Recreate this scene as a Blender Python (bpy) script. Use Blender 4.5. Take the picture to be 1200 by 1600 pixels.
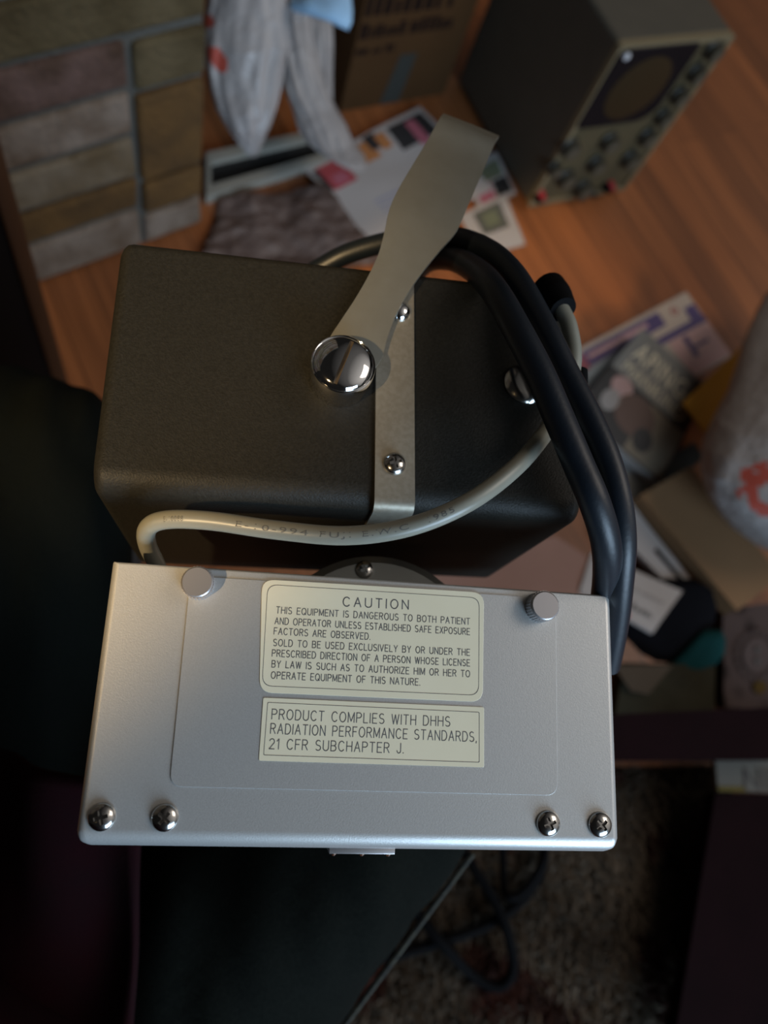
import bpy, bmesh, math, random
from mathutils import Vector as V, Matrix, noise
R = random.Random(7)
for o in list(bpy.data.objects): bpy.data.objects.remove(o)
SC = bpy.context.scene
COL = SC.collection

# ------------------------------------------------------------------ camera, world, lights, exposure
EYE = 0.95                                   # camera height above the floor (m)
FPX = 1150.0                                 # focal length for the 1200x1600 frame
C = V((0, 0, EYE))
_dn = V((290 - 600, 1245 - 800, FPX)).normalized()      # the plumb line through the lens
_up = -_dn
_fw = V((0, 0, 1))
_yw = (_fw - _up * _fw.dot(_up)).normalized()
_xw = _yw.cross(_up)
ROT = Matrix((_xw, _yw, _up))                # camera axes (x right, y down, z forward) -> world

cam = bpy.data.cameras.new('camera')
cam.sensor_fit = 'VERTICAL'; cam.sensor_height = 24; cam.lens = FPX * 24 / 1600
cam.clip_start = 0.01; cam.clip_end = 50
cam.dof.use_dof = True; cam.dof.focus_distance = 0.238; cam.dof.aperture_fstop = 5.0
co = bpy.data.objects.new('camera', cam); COL.objects.link(co)
rx, ry, rz = ROT @ V((1, 0, 0)), ROT @ V((0, -1, 0)), ROT @ V((0, 0, -1))
co.matrix_world = Matrix(((rx.x, ry.x, rz.x, C.x), (rx.y, ry.y, rz.y, C.y), (rx.z, ry.z, rz.z, C.z), (0, 0, 0, 1)))
SC.camera = co

SC.view_settings.view_transform = 'Standard'; SC.view_settings.look = 'None'
SC.view_settings.gamma = 1; SC.view_settings.use_curve_mapping = False
SC.view_settings.exposure = 0.0
SC.cycles.use_denoising = True
SC.cycles.max_bounces = 6

w = bpy.data.worlds.new('world'); SC.world = w; w.use_nodes = True
wt = w.node_tree; wbg = wt.nodes['Background']          # a dim room, paler towards the bright side on the right
wtc = wt.nodes.new('ShaderNodeTexCoord'); wdot = wt.nodes.new('ShaderNodeVectorMath'); wdot.operation = 'DOT_PRODUCT'
wdot.inputs[1].default_value = V((0.62, 0.42, 0.66)).normalized()
wrm = wt.nodes.new('ShaderNodeValToRGB'); we = wrm.color_ramp.elements
we[0].position = 0.42; we[0].color = (0.009, 0.0085, 0.008, 1); we[1].position = 1.0; we[1].color = (0.52, 0.49, 0.46, 1); wm = we.new(0.74); wm.color = (0.085, 0.08, 0.076, 1)
wt.links.new(wtc.outputs['Generated'], wdot.inputs[0]); wt.links.new(wdot.outputs['Value'], wrm.inputs[0]); wt.links.new(wrm.outputs[0], wbg.inputs[0])
wbg.inputs[1].default_value = 1.0

def area(name, loc, target, sx, sy, power, col):
    l = bpy.data.lights.new(name, 'AREA'); l.shape = 'RECTANGLE'; l.size = sx; l.size_y = sy
    l.energy = power; l.color = col
    o = bpy.data.objects.new(name, l); COL.objects.link(o); o.location = loc
    o.rotation_euler = (V(target) - V(loc)).to_track_quat('-Z', 'Y').to_euler()
    return o
# daylight window on the right, behind the seated person
area('window_light', (1.92, -0.85, 1.35), (0.10, 0.15, 0.74), 1.3, 1.2, 14, (0.56, 0.77, 1.0)).data.spread = math.radians(80)
# soft overhead fill, added to brighten the floor and cover from the far right
area('room_fill', (1.15, 1.25, 2.3), (0.35, 0.8, 0.2), 1.0, 1.0, 12.5, (1.0, 0.88, 0.77))
# warm lamp standing to the left; narrow cone edge imitates a shadow on the cover
def spot(name, loc, target, power, col, size, blend, radius):
    l = bpy.data.lights.new(name, 'SPOT'); l.energy = power; l.color = col
    l.spot_size = math.radians(size); l.spot_blend = blend; l.shadow_soft_size = radius
    o = bpy.data.objects.new(name, l); COL.objects.link(o); o.location = loc
    o.rotation_euler = (V(target) - V(loc)).to_track_quat('-Z', 'Y').to_euler()
    return o
spot('warm_lamp', (-0.39, -1.03, 1.80), (-0.172, 0.085, 0.71), 150, (1.0, 0.70, 0.36), 12, 0.5, 0.03)

# ------------------------------------------------------------------ placing helpers
def ray(px, py): return ROT @ V((px - 600, py - 800, FPX))
def at(px, py, z=0.0):                       # the point at height z seen along this line
    d = ray(px, py); return C + d * ((z - EYE) / d.z)
def dep(px, py, d): return C + ray(px, py) * (d / FPX)
def frame(o, x, y, z):
    return Matrix(((x.x, y.x, z.x, o.x), (x.y, y.y, z.y, o.y), (x.z, y.z, z.z, o.z), (0, 0, 0, 1)))
def on(M, px, py, h=0.0):                    # local coordinates where the line meets local z = h
    Mi = M.inverted(); a = Mi @ C; d = Mi.to_3x3() @ ray(px, py)
    return a + d * ((h - a.z) / d.z)

# ------------------------------------------------------------------ materials
def mat(name, col, rough=0.6, metal=0.0, col2=None, scale=40, amount=0.5, bump=0.0, bscale=200, spec=0.5, stretch=None,
        trans=0.0, emit=None, coat=0.0, detail=4):
    m = bpy.data.materials.new(name); m.use_nodes = True
    nt = m.node_tree; b = nt.nodes['Principled BSDF']
    b.inputs['Base Color'].default_value = (*col, 1); b.inputs['Roughness'].default_value = rough
    b.inputs['Metallic'].default_value = metal; b.inputs['Specular IOR Level'].default_value = spec
    b.inputs['Coat Weight'].default_value = coat
    if trans: b.inputs['Transmission Weight'].default_value = trans
    tc = nt.nodes.new('ShaderNodeTexCoord'); src = tc.outputs['Object']
    if stretch:
        mp = nt.nodes.new('ShaderNodeMapping'); mp.inputs['Scale'].default_value = stretch
        nt.links.new(src, mp.inputs[0]); src = mp.outputs[0]
    if col2 is not None:
        n = nt.nodes.new('ShaderNodeTexNoise'); n.inputs['Scale'].default_value = scale; n.inputs['Detail'].default_value = detail
        nt.links.new(src, n.inputs['Vector'])
        r = nt.nodes.new('ShaderNodeValToRGB'); e = r.color_ramp.elements
        e[0].position = 0.5 - amount / 2; e[0].color = (*col, 1); e[1].position = 0.5 + amount / 2; e[1].color = (*col2, 1)
        nt.links.new(n.outputs['Fac'], r.inputs[0]); nt.links.new(r.outputs[0], b.inputs['Base Color'])
    if bump:
        n = nt.nodes.new('ShaderNodeTexNoise'); n.inputs['Scale'].default_value = bscale; n.inputs['Detail'].default_value = 3
        nt.links.new(src, n.inputs['Vector'])
        bp = nt.nodes.new('ShaderNodeBump'); bp.inputs['Strength'].default_value = bump; bp.inputs['Distance'].default_value = 1.0 / bscale
        nt.links.new(n.outputs['Fac'], bp.inputs['Height']); nt.links.new(bp.outputs[0], b.inputs['Normal'])
    return m

SILVER = mat('silver_paint', (0.50, 0.50, 0.485), 0.40, 0.55, (0.58, 0.58, 0.565), 1800, 0.6, 0.10, 2200)
HEAD = mat('dark_crackle_paint', (0.0100, 0.0096, 0.0078), 0.50, 0.0, (0.020, 0.0192, 0.016), 900, 0.5, 0.30, 1500, 0.17)
CHROME = mat('chrome', (0.78, 0.78, 0.78), 0.06, 1.0)
SCREWM = mat('screw_metal', (0.50, 0.49, 0.47), 0.18, 1.0)
STEEL = mat('brushed_steel', (0.235, 0.228, 0.192), 0.44, 0.55, (0.215, 0.205, 0.168), 140, 0.5, 0.02, 900)
STRAPM = mat('spotted_steel', (0.285, 0.258, 0.202), 0.42, 0.6, (0.325, 0.297, 0.24), 520, 0.22, 0.03, 700)
KNURL = mat('knurled_metal', (0.46, 0.44, 0.44), 0.35, 0.7)
DULL = mat('dull_metal', (0.30, 0.30, 0.28), 0.42, 0.8)
CREAM = mat('label_cream', (0.85, 0.78, 0.575), 0.42, 0.0, (0.80, 0.73, 0.53), 60, 0.6)
INK = mat('grey_ink', (0.12, 0.12, 0.12), 0.6)
GREYC = mat('grey_cable', (0.200, 0.195, 0.155), 0.34, 0, (0.225, 0.22, 0.18), 120, 0.6)
BLACKC = mat('black_rubber', (0.006, 0.0095, 0.015), 0.42, 0, spec=0.42, bump=0.05, bscale=700)  # blue tint of reflected daylight is put into the black base colour
BLACKM = mat('black_matte', (0.0040, 0.0040, 0.0045), 0.8, spec=0.06)

# ------------------------------------------------------------------ mesh helpers
class B:
    def __init__(s): s.v = []; s.f = []; s.mi = []; s.mats = []
    def add(s, vf, m):
        if m not in s.mats: s.mats.append(m)
        k = s.mats.index(m); n = len(s.v)
        s.v += [V(p) for p in vf[0]]; s.f += [[i + n for i in f] for f in vf[1]]; s.mi += [k] * len(vf[1])
        return s
WLOC = {}
def link(name, b, parent=None, angle=38, smooth=True, fix=True, wn=False):
    if parent is None:
        lo = [min(p[i] for p in b.v) for i in range(3)]; hi = [max(p[i] for p in b.v) for i in range(3)]
        o0 = V(((lo[0] + hi[0]) / 2, (lo[1] + hi[1]) / 2, lo[2]))
    else: o0 = WLOC[parent.name]
    me = bpy.data.meshes.new(name)
    me.from_pydata([tuple(p - o0) for p in b.v], [], b.f)
    for m in b.mats: me.materials.append(m)
    me.polygons.foreach_set('material_index', b.mi)
    bm = bmesh.new(); bm.from_mesh(me)
    if fix: bmesh.ops.recalc_face_normals(bm, faces=bm.faces)
    for e in bm.edges:
        if len(e.link_faces) == 2 and e.calc_face_angle(0) > math.radians(angle): e.smooth = False
    for f in bm.faces: f.smooth = smooth
    bm.to_mesh(me); bm.free()
    o = bpy.data.objects.new(name, me); COL.objects.link(o)
    if parent is None: o.location = o0
    else: o.parent = parent
    if wn:
        md = o.modifiers.new('even_faces', 'WEIGHTED_NORMAL'); md.keep_sharp = True; md.weight = 100
    WLOC[o.name] = o0
    return o
def root(name, loc):
    o = bpy.data.objects.new(name, None); COL.objects.link(o); o.location = loc; o.empty_display_size = 0.05
    WLOC[o.name] = V(loc); return o
def tag(o, label, cat, group=None):
    o['label'] = label; o['category'] = cat
    if group: o['group'] = group
    return o
def xf(M, vf): return ([M @ V(p) for p in vf[0]], vf[1])

def box(x0, x1, y0, y1, z0, z1, bev=0.0, seg=3, pick=None):
    bm = bmesh.new(); bmesh.ops.create_cube(bm, size=1)
    for v in bm.verts:
        v.co = V((x0 if v.co.x < 0 else x1, y0 if v.co.y < 0 else y1, z0 if v.co.z < 0 else z1))
    if bev:
        es = [e for e in bm.edges if pick is None or pick((e.verts[0].co + e.verts[1].co) / 2)]
        bmesh.ops.bevel(bm, geom=es, offset=bev, segments=seg, profile=0.5, affect='EDGES')
    bm.verts.index_update()
    r = ([v.co.copy() for v in bm.verts], [[v.index for v in f.verts] for f in bm.faces]); bm.free(); return r
def loft(rings, cap=True, closed=True):
    v = [p for r in rings for p in r]; n = len(rings[0]); f = []
    for i in range(len(rings) - 1):
        for j in range(n if closed else n - 1):
            k = (j + 1) % n
            f.append([i * n + j, i * n + k, (i + 1) * n + k, (i + 1) * n + j])
    if cap: f.append(list(range(n))[::-1]); f.append([(len(rings) - 1) * n + j for j in range(n)])
    return v, f
def lathe(prof, n=32, wav=0.0):
    rings = []
    for r, z in prof:
        rings.append([V(((r + (wav if (j % 2 and wav) else 0)) * math.cos(2 * math.pi * j / n), (r + (wav if (j % 2 and wav) else 0)) * math.sin(2 * math.pi * j / n), z)) for j in range(n)])
    return loft(rings)
def rrect(x0, x1, y0, y1, r, n=6):
    if not isinstance(r, (tuple, list)): r = (r,) * 4        # BL BR TR TL
    out = []
    for (cx, cy, a0, q) in ((x0 + r[0], y0 + r[0], 180, r[0]), (x1 - r[1], y0 + r[1], 270, r[1]), (x1 - r[2], y1 - r[2], 0, r[2]), (x0 + r[3], y1 - r[3], 90, r[3])):
        for k in range(n + 1):
            a = math.radians(a0 + 90 * k / n); out.append((cx + q * math.cos(a), cy + q * math.sin(a)))
    return out
def prism(poly, z0, z1, ch=0.0):
    n = len(poly); cx = sum(p[0] for p in poly) / n; cy = sum(p[1] for p in poly) / n
    rings = [[V((x, y, z0)) for x, y in poly], [V((x, y, z1 - ch)) for x, y in poly]]
    if ch:
        def ins(p):
            d = V((cx - p[0], cy - p[1], 0)); return V((p[0], p[1], z1)) + d.normalized() * ch
        rings.append([ins(p) for p in poly])
    return loft(rings)
def ringstrip(outer, inner, z0, z1):         # a flat frame between two outlines with equal point counts
    n = len(outer)
    return loft([[V((x, y, z0)) for x, y in inner], [V((x, y, z0)) for x, y in outer], [V((x, y, z1)) for x, y in outer], [V((x, y, z1)) for x, y in inner], [V((x, y, z0)) for x, y in inner]], cap=False)
def spline(pts, k=10):
    P = [V(p) for p in pts]; P = [P[0] * 2 - P[1]] + P + [P[-1] * 2 - P[-2]]; out = []
    for i in range(1, len(P) - 2):
        a, b, c, d = P[i - 1:i + 3]
        for j in range(k):
            t = j / k
            out.append(0.5 * ((2 * b) + (c - a) * t + (2 * a - 5 * b + 4 * c - d) * t * t + (3 * b - a - 3 * c + d) * t ** 3))
    out.append(P[-2]); return out
def tube(pts, r, n=16, k=10):
    path = spline(pts, k) if k else [V(p) for p in pts]; rings = []; up = None
    m = len(path)
    for i, p in enumerate(path):
        t = (path[min(i + 1, m - 1)] - path[max(i - 1, 0)]).normalized()
        if up is None: up = t.orthogonal().normalized()
        up = (up - t * up.dot(t)).normalized(); s = t.cross(up)
        rr = r(i / (m - 1)) if callable(r) else r
        rings.append([p + (up * math.cos(2 * math.pi * j / n) + s * math.sin(2 * math.pi * j / n)) * rr for j in range(n)])
    return loft(rings)
def text_flat(s, spacing=1.0, word=1.0, off=0.0):          # outlines of a line of lettering in x, y
    cu = bpy.data.curves.new('lettering', 'FONT'); cu.body = s; cu.space_character = spacing; cu.space_word = word
    cu.offset = off; cu.resolution_u = 4; cu.fill_mode = 'FRONT'
    o = bpy.data.objects.new('lettering', cu); COL.objects.link(o)
    dg = bpy.context.evaluated_depsgraph_get(); dg.update()
    me = bpy.data.meshes.new_from_object(o.evaluated_get(dg))
    v = [p.co.copy() for p in me.vertices]; f = [list(p.vertices) for p in me.polygons]
    bpy.data.objects.remove(o); bpy.data.curves.remove(cu); bpy.data.meshes.remove(me)
    return v, f
CAPH = None
def caph():
    global CAPH
    if CAPH is None:
        v, f = text_flat('H'); CAPH = max(p.y for p in v)
    return CAPH
def line_of(s, M, pl, pr, cap, h, **kw):                   # lettering from baseline point pl to pr on plane local z = h
    a = on(M, *pl, h); b = on(M, *pr, h); d = b - a; L = d.length; d.normalize(); u = V((-d.y, d.x, 0))
    v, f = text_flat(s, **kw); x0 = min(p.x for p in v); x1 = max(p.x for p in v); k = caph()
    return [M @ (a + d * ((p.x - x0) / (x1 - x0) * L) + u * (p.y / k * cap)) for p in v], f
def _arc(cx, cy, rx_, ry_, a0, a1, n=9):
    return [(cx + rx_ * math.cos(math.radians(a0 + (a1 - a0) * k / n)), cy + ry_ * math.sin(math.radians(a0 + (a1 - a0) * k / n))) for k in range(n + 1)]
def _o(w_): return [_arc(w_ / 2, .5, w_ / 2, .5, 0, 360, 22)]
STROKE = {
 'A': (.62, [[(0, 0), (.31, 1), (.62, 0)], [(.12, .36), (.50, .36)]]),
 'B': (.56, [[(0, 0), (0, 1), (.30, 1)] + _arc(.30, .76, .22, .24, 90, -90) + [(0, .52)], [(.30, .52)] + _arc(.30, .26, .26, .26, 90, -90) + [(0, 0)]]),
 'C': (.62, [_arc(.33, .5, .33, .5, 42, 318, 18)]),
 'D': (.60, [[(0, 0), (0, 1), (.25, 1)] + _arc(.25, .5, .35, .5, 90, -90, 12) + [(0, 0)]]),
 'E': (.50, [[(.50, 1), (0, 1), (0, 0), (.50, 0)], [(0, .52), (.42, .52)]]),
 'F': (.48, [[(.48, 1), (0, 1), (0, 0)], [(0, .52), (.40, .52)]]),
 'G': (.66, [_arc(.33, .5, .33, .5, 45, 360, 20) + [(.66, .46), (.38, .46)]]),
 'H': (.58, [[(0, 0), (0, 1)], [(.58, 0), (.58, 1)], [(0, .52), (.58, .52)]]),
 'I': (.0, [[(0, 0), (0, 1)]]),
 'J': (.40, [[(.40, 1), (.40, .24)] + _arc(.20, .24, .20, .24, 0, -180)]),
 'K': (.56, [[(0, 0), (0, 1)], [(.54, 1), (0, .42)], [(.18, .6), (.56, 0)]]),
 'L': (.46, [[(0, 1), (0, 0), (.46, 0)]]),
 'M': (.68, [[(0, 0), (0, 1), (.34, .1), (.68, 1), (.68, 0)]]),
 'N': (.58, [[(0, 0), (0, 1), (.58, 0), (.58, 1)]]),
 'O': (.68, _o(.68)),
 'P': (.54, [[(0, 0), (0, 1), (.28, 1)] + _arc(.28, .74, .26, .26, 90, -90) + [(0, .48)]]),
 'Q': (.68, _o(.68) + [[(.42, .26), (.68, 0)]]),
 'R': (.56, [[(0, 0), (0, 1), (.28, 1)] + _arc(.28, .75, .25, .25, 90, -90) + [(0, .5)], [(.28, .5), (.56, 0)]]),
 'S': (.54, [_arc(.27, .75, .25, .25, 40, 270, 10) + _arc(.27, .25, .27, .25, 90, -145, 10)[1:]]),
 'T': (.56, [[(0, 1), (.56, 1)], [(.28, 1), (.28, 0)]]),
 'U': (.58, [[(0, 1), (0, .29)] + _arc(.29, .29, .29, .29, 180, 360, 10) + [(.58, 1)]]),
 'V': (.60, [[(0, 1), (.30, 0), (.60, 1)]]),
 'W': (.82, [[(0, 1), (.2, 0), (.41, .95), (.62, 0), (.82, 1)]]),
 'X': (.56, [[(0, 0), (.56, 1)], [(0, 1), (.56, 0)]]),
 'Y': (.58, [[(0, 1), (.29, .48), (.58, 1)], [(.29, .48), (.29, 0)]]),
 'Z': (.54, [[(0, 1), (.54, 1), (0, 0), (.54, 0)]]),
 '1': (.22, [[(0, .78), (.2, 1), (.2, 0)]]),
 '2': (.52, [_arc(.26, .72, .26, .28, 165, -20, 9) + [(0, 0), (.54, 0)]]),
 '.': (.02, [[(0, 0), (.03, .05)]]), ',': (.05, [[(.05, .06), (0, -.14)]]), ' ': (.34, [])}
def stroke_line(s, M, pl, pr, cap, h, wt=0.11, gap=0.26):
    a = on(M, *pl, h); b = on(M, *pr, h); d = b - a; L = d.length; d.normalize(); u = V((-d.y, d.x, 0))
    tot = sum(STROKE[c][0] + gap for c in s) - gap; kx_ = L / tot; v = []; f = []; x = 0; t = wt * cap / 2
    for c in s:
        w_, ls = STROKE[c]
        for ln in ls:
            q = [a + d * ((x + px) * kx_) + u * (py * cap) for px, py in ln]
            for p0, p1 in zip(q[:-1], q[1:]):
                e = (p1 - p0).normalized(); m_ = V((-e.y, e.x, 0)) * t; e = e * t * 0.6; n = len(v)
                v += [M @ k_ for k_ in (p0 - e - m_, p1 + e - m_, p1 + e + m_, p0 - e + m_)]; f.append([n, n + 1, n + 2, n + 3])
        x += w_ + gap
    return v, f
def boolean_cut(vf, cutter):
    def mk(x):
        me = bpy.data.meshes.new('cut'); me.from_pydata([tuple(p) for p in x[0]], [], x[1])
        bm = bmesh.new(); bm.from_mesh(me); bmesh.ops.recalc_face_normals(bm, faces=bm.faces); bm.to_mesh(me); bm.free()
        o = bpy.data.objects.new('cut', me); COL.objects.link(o); return o
    a = mk(vf); b = mk(cutter); md = a.modifiers.new('cut', 'BOOLEAN'); md.operation = 'DIFFERENCE'; md.object = b; md.solver = 'EXACT'
    dg = bpy.context.evaluated_depsgraph_get(); dg.update()
    me = bpy.data.meshes.new_from_object(a.evaluated_get(dg))
    r = ([p.co.copy() for p in me.vertices], [list(p.vertices) for p in me.polygons])
    for o in (a, b):
        d = o.data; bpy.data.objects.remove(o); bpy.data.meshes.remove(d)
    return r
def join(*parts):
    v = []; f = []
    for p in parts:
        n = len(v); v += list(p[0]); f += [[i + n for i in q] for q in p[1]]
    return v, f
# flat things on the floor: four corners TL TR BR BL (world), a function of u (right) and v (down)
def bil(c, wob=0.0, seed=0.0):
    a, b, d, e = [V(p) for p in c]
    n = (b - a).cross(a - e).normalized()
    if n.z < 0: n = -n
    def fn(u, v, h=0.0):
        p = a * (1 - u) * (1 - v) + b * u * (1 - v) + d * u * v + e * (1 - u) * v
        wv = wob * (0.5 + 0.5 * noise.noise(V((u * 2.3 + seed, v * 2.3, seed)))) if wob else 0
        return p + n * (h + wv)
    return fn
def grid(fn, u0, u1, v0, v1, h0, h1, nx=8, ny=8):
    rings = []
    v = []; f = []
    for h in (h0, h1):
        for j in range(ny + 1):
            for i in range(nx + 1): v.append(fn(u0 + (u1 - u0) * i / nx, v0 + (v1 - v0) * j / ny, h))
    q = (nx + 1) * (ny + 1); w = nx + 1
    for j in range(ny):
        for i in range(nx):
            k = j * w + i; f.append([k, k + w, k + w + 1, k + 1]); f.append([q + k, q + k + 1, q + k + w + 1, q + k + w])
    for i in range(nx):
        f.append([i, i + 1, q + i + 1, q + i]); k = ny * w + i; f.append([k + 1, k, q + k, q + k + 1])
    for j in range(ny):
        k = j * w; f.append([k + w, k, q + k, q + k + w]); k = j * w + nx; f.append([k, k + w, q + k + w, q + k])
    return v, f
def text_on(fn, s, u0, u1, v0, v1, h, **kw):
    v, f = text_flat(s, **kw); x0 = min(p.x for p in v); x1 = max(p.x for p in v); y0 = min(p.y for p in v); y1 = max(p.y for p in v)
    return [fn(u0 + (u1 - u0) * (p.x - x0) / (x1 - x0), v1 + (v0 - v1) * (p.y - y0) / (y1 - y0), h) for p in v], f
def squiggles(fn, u0, u1, v, hgt, h, seed, n):             # unreadable small print
    q = random.Random(seed); parts = []; x = u0
    while x < u1:
        wd = (u1 - u0) / n * q.uniform(0.5, 1.0)
        parts.append(grid(fn, x, min(x + wd, u1), v - hgt * q.uniform(0.6, 1.1), v, h - 0.0001, h, 1, 1)); x += wd + (u1 - u0) / n * q.choice((0.25, 0.25, 0.7))
    return join(*parts)

# ------------------------------------------------------------------ room: floor, brick wall
def wood():
    m = bpy.data.materials.new('oak_strips'); m.use_nodes = True; nt = m.node_tree; b = nt.nodes['Principled BSDF']
    tc = nt.nodes.new('ShaderNodeTexCoord'); mp = nt.nodes.new('ShaderNodeMapping')
    mp.inputs['Rotation'].default_value = (0, 0, math.radians(31.3)); nt.links.new(tc.outputs['Object'], mp.inputs[0])
    br = nt.nodes.new('ShaderNodeTexBrick'); br.offset = 0.37; br.inputs['Scale'].default_value = 1
    br.inputs['Brick Width'].default_value = 0.75; br.inputs['Row Height'].default_value = 0.057; br.inputs['Mortar Size'].default_value = 0.0007
    br.inputs['Color1'].default_value = (0.36, 0.125, 0.042, 1); br.inputs['Color2'].default_value = (0.22, 0.078, 0.028, 1); br.inputs['Mortar'].default_value = (0.06, 0.022, 0.01, 1)
    br.inputs['Bias'].default_value = -0.1
    nt.links.new(mp.outputs[0], br.inputs['Vector'])
    st = nt.nodes.new('ShaderNodeMapping'); st.inputs['Scale'].default_value = (2.5, 60, 1); nt.links.new(mp.outputs[0], st.inputs[0])
    n = nt.nodes.new('ShaderNodeTexNoise'); n.inputs['Scale'].default_value = 1.6; n.inputs['Detail'].default_value = 5; nt.links.new(st.outputs[0], n.inputs['Vector'])
    mx = nt.nodes.new('ShaderNodeMix'); mx.data_type = 'RGBA'; mx.blend_type = 'MULTIPLY'; mx.inputs[0].default_value = 0.55
    r = nt.nodes.new('ShaderNodeValToRGB'); r.color_ramp.elements[0].color = (0.45, 0.4, 0.36, 1); r.color_ramp.elements[0].position = 0.3; r.color_ramp.elements[1].color = (1.25, 1.2, 1.1, 1); r.color_ramp.elements[1].position = 0.7
    nt.links.new(n.outputs['Fac'], r.inputs[0]); nt.links.new(br.outputs['Color'], mx.inputs[6]); nt.links.new(r.outputs[0], mx.inputs[7])
    nt.links.new(mx.outputs[2], b.inputs['Base Color']); b.inputs['Roughness'].default_value = 0.42
    return m
fl = link('floor', B().add(box(-2.2, 2.6, -2.4, 3.0, -0.05, 0.0), wood()), smooth=False); fl['kind'] = 'structure'

wa = at(75, 442); wb = at(320, 350); wx = (wb - wa); wx.z = 0; wx.normalize(); wn = V((wx.y, -wx.x, 0))   # wn looks into the room
WALL = frame(wa, wx, V((0, 0, 1)), wn)
def wz(px, py): q = on(WALL, px, py); return q.x, q.y
MORTAR = mat('grey_mortar', (0.075, 0.070, 0.058), 0.95, 0, (0.105, 0.098, 0.085), 60, 0.6, 0.5, 150)
def brickm(name, a, b): return mat(name, a, 0.95, 0, b, 19, 0.36, 0.6, 130, .2)
OLIVE = brickm('olive_brick', (0.070, 0.050, 0.023), (0.118, 0.088, 0.046))
PINK = brickm('red_brick', (0.070, 0.040, 0.026), (0.145, 0.088, 0.072))
WHITE = brickm('whitewashed_brick', (0.235, 0.182, 0.142), (0.120, 0.078, 0.050))
TAN = brickm('tan_brick', (0.120, 0.082, 0.044), (0.195, 0.150, 0.102))
ORANGE = brickm('orange_brick', (0.135, 0.071, 0.024), (0.082, 0.046, 0.019))
wallb = B()
wend = wz(322, 200)[0]
wallb.add(xf(WALL, box(-1.0, wend - 0.004, 0, 1.5, -0.14, -0.008)), MORTAR)
def brick(x0, x1, y0, y1, m):
    q = 0.0035
    vf = box(x0 + q, x1 - q, y0 + q, y1 - q, -0.10, R.uniform(-0.002, 0.002), 0.006, 2)
    v = [p + V((noise.noise(p * 25 + V((x0, y0, 0))), noise.noise(p * 25 + V((7, y0, 3))), noise.noise(p * 30 + V((9, x0, 5))))) * 0.003 for p in vf[0]]
    wallb.add(xf(WALL, (v, vf[1])), m)
zl = [wz(130, 418)[1]] + [wz(*p)[1] for p in ((137, 357), (132, 305), (115, 245), (148, 160), (148, 75), (130, -12))]
zl[0] = 0.002
xs = wz(213, 200)[0]
for (z0, z1, m) in zip(zl[:5], zl[1:6], (WHITE, ORANGE, TAN, WHITE, PINK)):
    brick(xs - 0.215, xs, z0, z1, m); brick(xs - 0.43, xs - 0.215, z0, z1, R.choice((OLIVE, TAN, PINK)))
zr = [0.002] + [wz(*p)[1] for p in ((272, 322), (272, 272), (272, 133), (272, 50))]
for (z0, z1, m) in zip(zr[:-1], zr[1:], (WHITE, ORANGE, ORANGE, OLIVE)): brick(xs, wend, z0, z1, m)
top = max(zl[5], zr[-1])
z = top; k = 0
brick(xs - 0.34, wend, zl[5] if zl[5] > zr[-1] else zr[-1], zl[5] + 0.068, OLIVE); z = zl[5] + 0.068
while z < 1.45:
    off = 0.1 if k % 2 else 0.0; x = wend
    while x > -1.0:
        brick(max(x - 0.21 + (off if x == wend else 0), -1.0), x, z, z + 0.067, R.choice((OLIVE, TAN, PINK, ORANGE, WHITE))); x -= 0.21 - (off if x == wend else 0)
    z += 0.067; k += 1
wo = link('wall_left', wallb, smooth=False); wo['kind'] = 'structure'

# ------------------------------------------------------------------ the x-ray unit held over the lap
WS, WD = 0.17, 0.172
def plane_frame(u, v, px, py, depth):
    u = V(u).normalized(); v = V(v); v = (v - u * u.dot(v)).normalized(); n = u.cross(v)
    return frame(dep(px, py, depth), ROT @ u, ROT @ -v, ROT @ -n)
S = plane_frame((0.985, 0.081, 0.150), (-0.040, 0.968, -0.249), 175, 877, 1.384 * WS)    # silver cover: x right, y away, z out of the face
D = plane_frame((0.9849, 0.0568, 0.1636), (-0.0072, 0.9572, -0.2893), 188, 372, 1.5463 * WD)     # dark head
SH = 0.0848; DH = 0.0957
xr = root('x_ray_unit', S @ V((WS / 2, -SH / 2, -0.078)))
tag(xr, 'portable x-ray unit with silver cover, dark grey head and cables, resting on the lap', 'x-ray machine')
# silver cover
def bevel_cover():
    bm = bmesh.new(); bmesh.ops.create_cube(bm, size=1)
    for v in bm.verts: v.co = V((0 if v.co.x < 0 else WS, -SH if v.co.y < 0 else 0, -0.078 if v.co.z < 0 else 0))
    eps = 1e-6
    fr = [e for e in bm.edges if all(abs(v.co.z) < eps and abs(v.co.y + SH) < eps for v in e.verts)]
    bw = bm.edges.layers.float.new('bevel_weight_edge')
    for e in bm.edges:
        m = (e.verts[0].co + e.verts[1].co) / 2; w_ = 0.12
        if abs(m.z + 0.039) < 1e-4 and m.y < -SH / 2: w_ = 0.8
        elif abs(m.z) < eps: w_ = 1.0 if m.y < -SH + eps else (0.45 if abs(m.y + SH / 2) < 1e-4 else 0.15)
        e[bw] = w_
    me = bpy.data.meshes.new('cover'); bm.to_mesh(me); bm.free()
    o = bpy.data.objects.new('cover', me); COL.objects.link(o)
    md = o.modifiers.new('b', 'BEVEL'); md.limit_method = 'WEIGHT'; md.width = 0.0055; md.segments = 6
    dg = bpy.context.evaluated_depsgraph_get(); dg.update(); m2 = bpy.data.meshes.new_from_object(o.evaluated_get(dg))
    r = ([p.co.copy() for p in m2.vertices], [list(p.vertices) for p in m2.polygons])
    bpy.data.objects.remove(o); bpy.data.meshes.remove(me); bpy.data.meshes.remove(m2); return r
cover = link('cover', B().add(xf(S, bevel_cover()), SILVER), xr, wn=True); cover['label'] = 'silver painted metal cover'
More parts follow.
